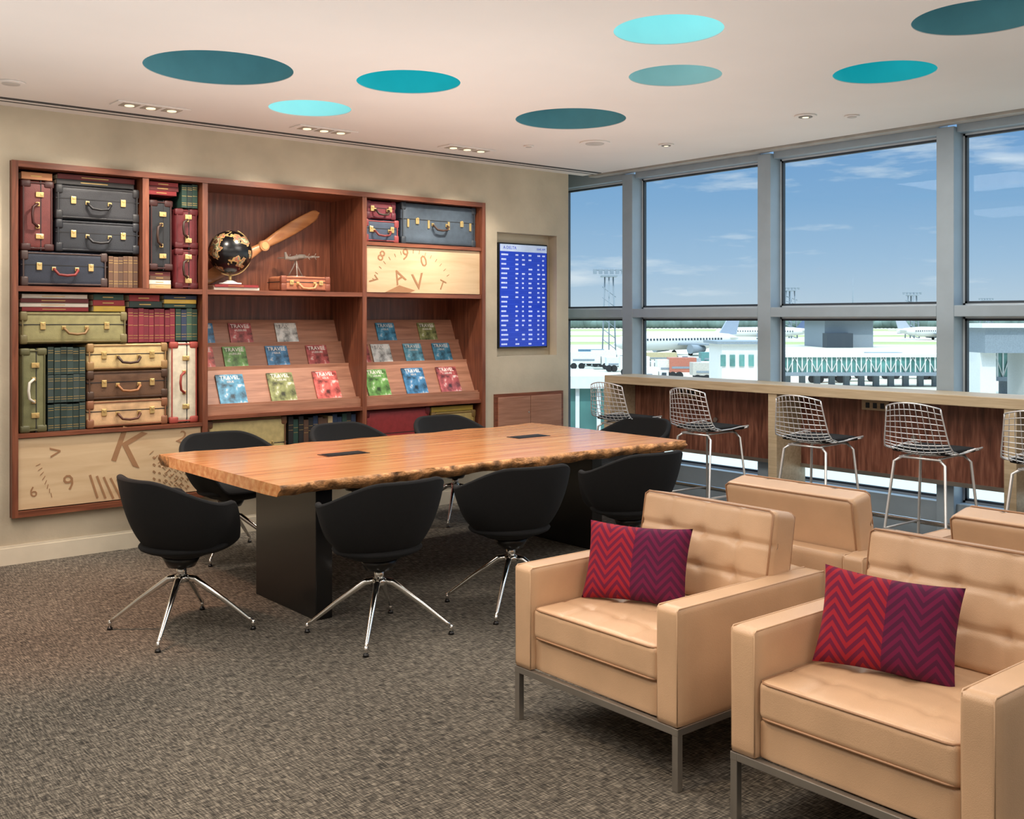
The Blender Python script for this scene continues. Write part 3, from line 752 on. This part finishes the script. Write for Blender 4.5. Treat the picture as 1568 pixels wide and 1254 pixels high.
def truck(t_,u,L=8,h=3,c=(230,230,226)):
    b=MB(); m=mat('truck_%d_%d'%(c[0],c[2]),c,.5); w=L/t_
    ebox(b,t_,u,u+w*.72,GZ+.9,GZ+h,2.5,m); ebox(b,t_,u+w*.75,u+w,GZ+.7,GZ+h*.75,2.4,M_bw); ebox(b,t_-1.25,u+w*.86,u+w*.98,GZ+h*.45,GZ+h*.68,.1,M_framed)
    ebox(b,t_-1.27,u+w*.1,u+w*.6,GZ+h*.5,GZ+h*.6,.06,M_bg)
    for f in (.12,.3,.85):
        p=W2(t_-1.2,u+w*f,GZ+.5); b.cyl(p-Fd*.2,p+Fd*.2,.5,M_dark,seg=14)
    b.obj('airport_truck')
random.seed(5)
cols=[(222,222,218),(220,218,210),(186,180,170),(210,214,216),(180,110,90),(96,126,146),(190,174,136),(90,136,134),(226,226,220),(160,166,170),(226,226,220),(215,212,202)]
for k in range(40):
    t_=random.choice((128,136,145,154,163,172,181))+random.uniform(-2,2); u=.055+.0115*k+random.uniform(-.003,.003)
    truck(t_,u,random.uniform(4,8),random.uniform(1.9,2.8),cols[(k*5)%12])
def plane(t_,u,rot,tail=(90,104,134)):
    b=MB(); wh=M_bw
    b.tube([(-18,0,3.6),(-15,0,3.5),(-8,0,3.2),(12,0,3),(16,0,2.9),(18,0,2.6)],2,wh,seg=20,rads=[.3,1.1,1.9,1.9,1.4,.3])
    for sg in (-1,1):
        b.prism([(3,0),(-3,0),(-8,sg*16),(-6,sg*16)],2.3,2.6,M_bg); b.prism([(-14,0),(-17,0),(-18,sg*6),(-16.5,sg*6)],3.7,3.9,wh)
        b.cyl((2,sg*5.5,1.5),(-2,sg*5.5,1.5),1.0,M_bg,.7,seg=16)
        b.cyl((-1,sg*2.5,0),(-1,sg*2.5,2.2),.2,M_bg); b.cyl((-1,sg*2.3,.5),(-1,sg*2.8,.5),.5,M_dark)
        for k in range(26): b.box((-11+k*.9,sg*1.86,3.5),(.4,.12,.45),M_framed)
    b.cyl((13,0,0),(13,0,2.2),.2,M_bg); b.cyl((13,-.2,.45),(13,.2,.45),.45,M_dark)
    b.prism([(-12,4.4),(-17.5,4.4),(-19.5,10.5),(-17,10.5)],-.15,.15,mat('tail_%d'%tail[0],tail,.5),mx=RX)
    o=b.obj('parked_airplane',center=False); o.location=W2(t_,u,GZ); o.rotation_euler=(0,0,rot)
plane(225,.16,rz+math.pi+.6,(150,160,176)); plane(400,.41,rz+.2,(170,174,184)); plane(390,.24,rz+2.9)
def mast(t_,u,h,pl=6):
    b=MB(); p=W2(t_,u,GZ); w=.7*t_/150
    for sx in (-1,1):
        for sy in (-1,1): b.cyl(p+Vector((sx*w,sy*w,0)),p+Vector((sx*w*.6,sy*w*.6,h)),.10*t_/150,M_bg,seg=6)
    k=0
    while k<h-2:
        b.cyl(p+Vector((-w,-w,k)),p+Vector((w,w,k+2)),.06*t_/150,M_bg,seg=5); b.cyl(p+Vector((w,-w,k)),p+Vector((-w,w,k+2)),.06*t_/150,M_bg,seg=5); k+=2
    b.box(p+Vector((0,0,h)),(pl*.5,pl*.5,.3),M_bg,rot=(0,0,rz))
    for j in range(6): b.box(p+Rt*((j-2.5)*pl*.18)+Vector((0,0,h+.9)),(.7,.4,.9),M_bg,rot=(0,0,rz))
    b.tube([p+Rt*(-pl*.5)+Vector((0,0,h+1.2)),p+Rt*(pl*.5)+Vector((0,0,h+1.2))],.12,M_bg,seg=6)
    b.obj('floodlight_mast')
mast(200,.093,16); mast(440,.267,20,8); mast(440,.384,18,8); mast(560,.455,18,8)
b=MB(); p=W2(560,.327,GZ); b.cyl(p,p+Vector((0,0,30)),.45,M_bg,.2,seg=8); b.obj('antenna_mast')

# ---------------------------------------------------------------- world / lights
w=bpy.data.worlds.new('sky'); sc.world=w; w.use_nodes=True; nt=w.node_tree; bg=nt.nodes['Background']
tc=nt.nodes.new('ShaderNodeTexCoord'); sp=nt.nodes.new('ShaderNodeSeparateXYZ'); nt.links.new(tc.outputs['Generated'],sp.inputs[0])
r=nt.nodes.new('ShaderNodeValToRGB'); e=r.color_ramp.elements
WS=3.6
def ws(c): l=lin(c); return (l[0]/WS,l[1]/WS,l[2]/WS,1)
mr=nt.nodes.new('ShaderNodeMapRange'); mr.inputs['From Min'].default_value=-.1; mr.inputs['From Max'].default_value=1.0
nt.links.new(sp.outputs['Z'],mr.inputs['Value']); nt.links.new(mr.outputs[0],r.inputs[0])
e[0].position=.0; e[0].color=ws((205,208,202)); e[1].position=.7; e[1].color=(.75,.87,1,1)
for p,c in ((.088,(214,222,228)),(.105,(204,218,230)),(.14,(178,204,228)),(.19,(146,184,220)),(.26,(118,164,212)),(.33,(130,172,216))):
    k=e.new(p); k.color=ws(c)
mp=nt.nodes.new('ShaderNodeMapping'); mp.inputs['Scale'].default_value=(1,1,6.5); nt.links.new(tc.outputs['Generated'],mp.inputs[0])
n1=nt.nodes.new('ShaderNodeTexNoise'); n1.inputs['Scale'].default_value=5.2; n1.inputs['Detail'].default_value=9; n1.inputs['Roughness'].default_value=.6; nt.links.new(mp.outputs[0],n1.inputs['Vector'])
cr=nt.nodes.new('ShaderNodeValToRGB'); cr.color_ramp.elements[0].position=.54; cr.color_ramp.elements[0].color=(0,0,0,1); cr.color_ramp.elements[1].position=.70; cr.color_ramp.elements[1].color=(.9,.9,.9,1)
nt.links.new(n1.outputs['Fac'],cr.inputs[0])
mx=nt.nodes.new('ShaderNodeMixRGB'); nt.links.new(cr.outputs[0],mx.inputs[0]); nt.links.new(r.outputs[0],mx.inputs[1]); mx.inputs[2].default_value=ws((242,244,247))
nt.links.new(mx.outputs[0],bg.inputs['Color']); bg.inputs['Strength'].default_value=WS

sun=bpy.data.lights.new('sun','SUN'); sun.energy=2.6; sun.angle=.01; sun.color=(1,.95,.88)
so=bpy.data.objects.new('sun',sun); bpy.context.collection.objects.link(so)
so.rotation_euler=Vector((.55,.45,-.9)).to_track_quat('-Z','Y').to_euler()
def area(x,y,e_,sx=1.2,sy=1.2,z=2.97,col=(1,.92,.83),rot=(0,0,0)):
    l=bpy.data.lights.new('fill_light','AREA'); l.shape='RECTANGLE'; l.size=sx; l.size_y=sy; l.energy=e_; l.color=col
    o=bpy.data.objects.new('fill_light',l); bpy.context.collection.objects.link(o); o.location=(x,y,z); o.rotation_euler=rot; return o
for (x,y,e_) in ((0.2,4.2,36),(2.0,3.2,34),(0,1.0,32),(2.4,.2,28),(4.2,5.0,50),(1.2,6.0,32),(5.4,1.2,26),(5.6,3.6,26)): area(x,y,e_)  # added fill panels below the ceiling, no fixtures there
for (x,y,e_) in ((-.5,.3,30),(-.3,4.6,36),(3.4,.3,32),(3.0,4.6,32),(5.4,5.0,14)): area(x,y,e_,3.0,3.0,1.5,(1,.97,.94),(math.pi,0,0))  # added up-facing fills in mid-room, no lamps there, to brighten the ceiling
def spot(x,y,z,e_,size,col,d,rad=.05):
    l=bpy.data.lights.new('downlight_or_added_spot','SPOT'); l.energy=e_; l.spot_size=size; l.spot_blend=.8; l.shadow_soft_size=rad; l.color=col  # shared by the real downlights and the added carpet spots
    o=bpy.data.objects.new('downlight_or_added_spot',l); bpy.context.collection.objects.link(o); o.location=(x,y,z)
    o.rotation_euler=Vector(d).to_track_quat('-Z','Y').to_euler()
for x in (2.545,3.83,5.15):
    for k in (-.14,.14): spot(x+k,6.77,2.96,80,1.5,(1,.90,.78),(k*1.5,.45,-1))
# added spots without fixtures, to give the carpet its warm light patches
spot(1.3,5.7,2.95,260,1.0,(1,.50,.30),(0.1,.1,-1),.1)
spot(1.2,2.6,2.95,110,1.3,(1,.78,.55),(0.2,-.1,-1),.1)

# ---------------------------------------------------------------- camera
cd=bpy.data.cameras.new('camera'); cd.sensor_width=36; cd.sensor_fit='HORIZONTAL'; cd.lens=36*2035/2000; cd.shift_y=-174.5/2000; cd.clip_end=6000; cd.clip_start=.05
co=bpy.data.objects.new('camera',cd); bpy.context.collection.objects.link(co); co.location=(0,0,1.6); co.rotation_euler=(math.pi/2,0,rz)
sc.camera=co
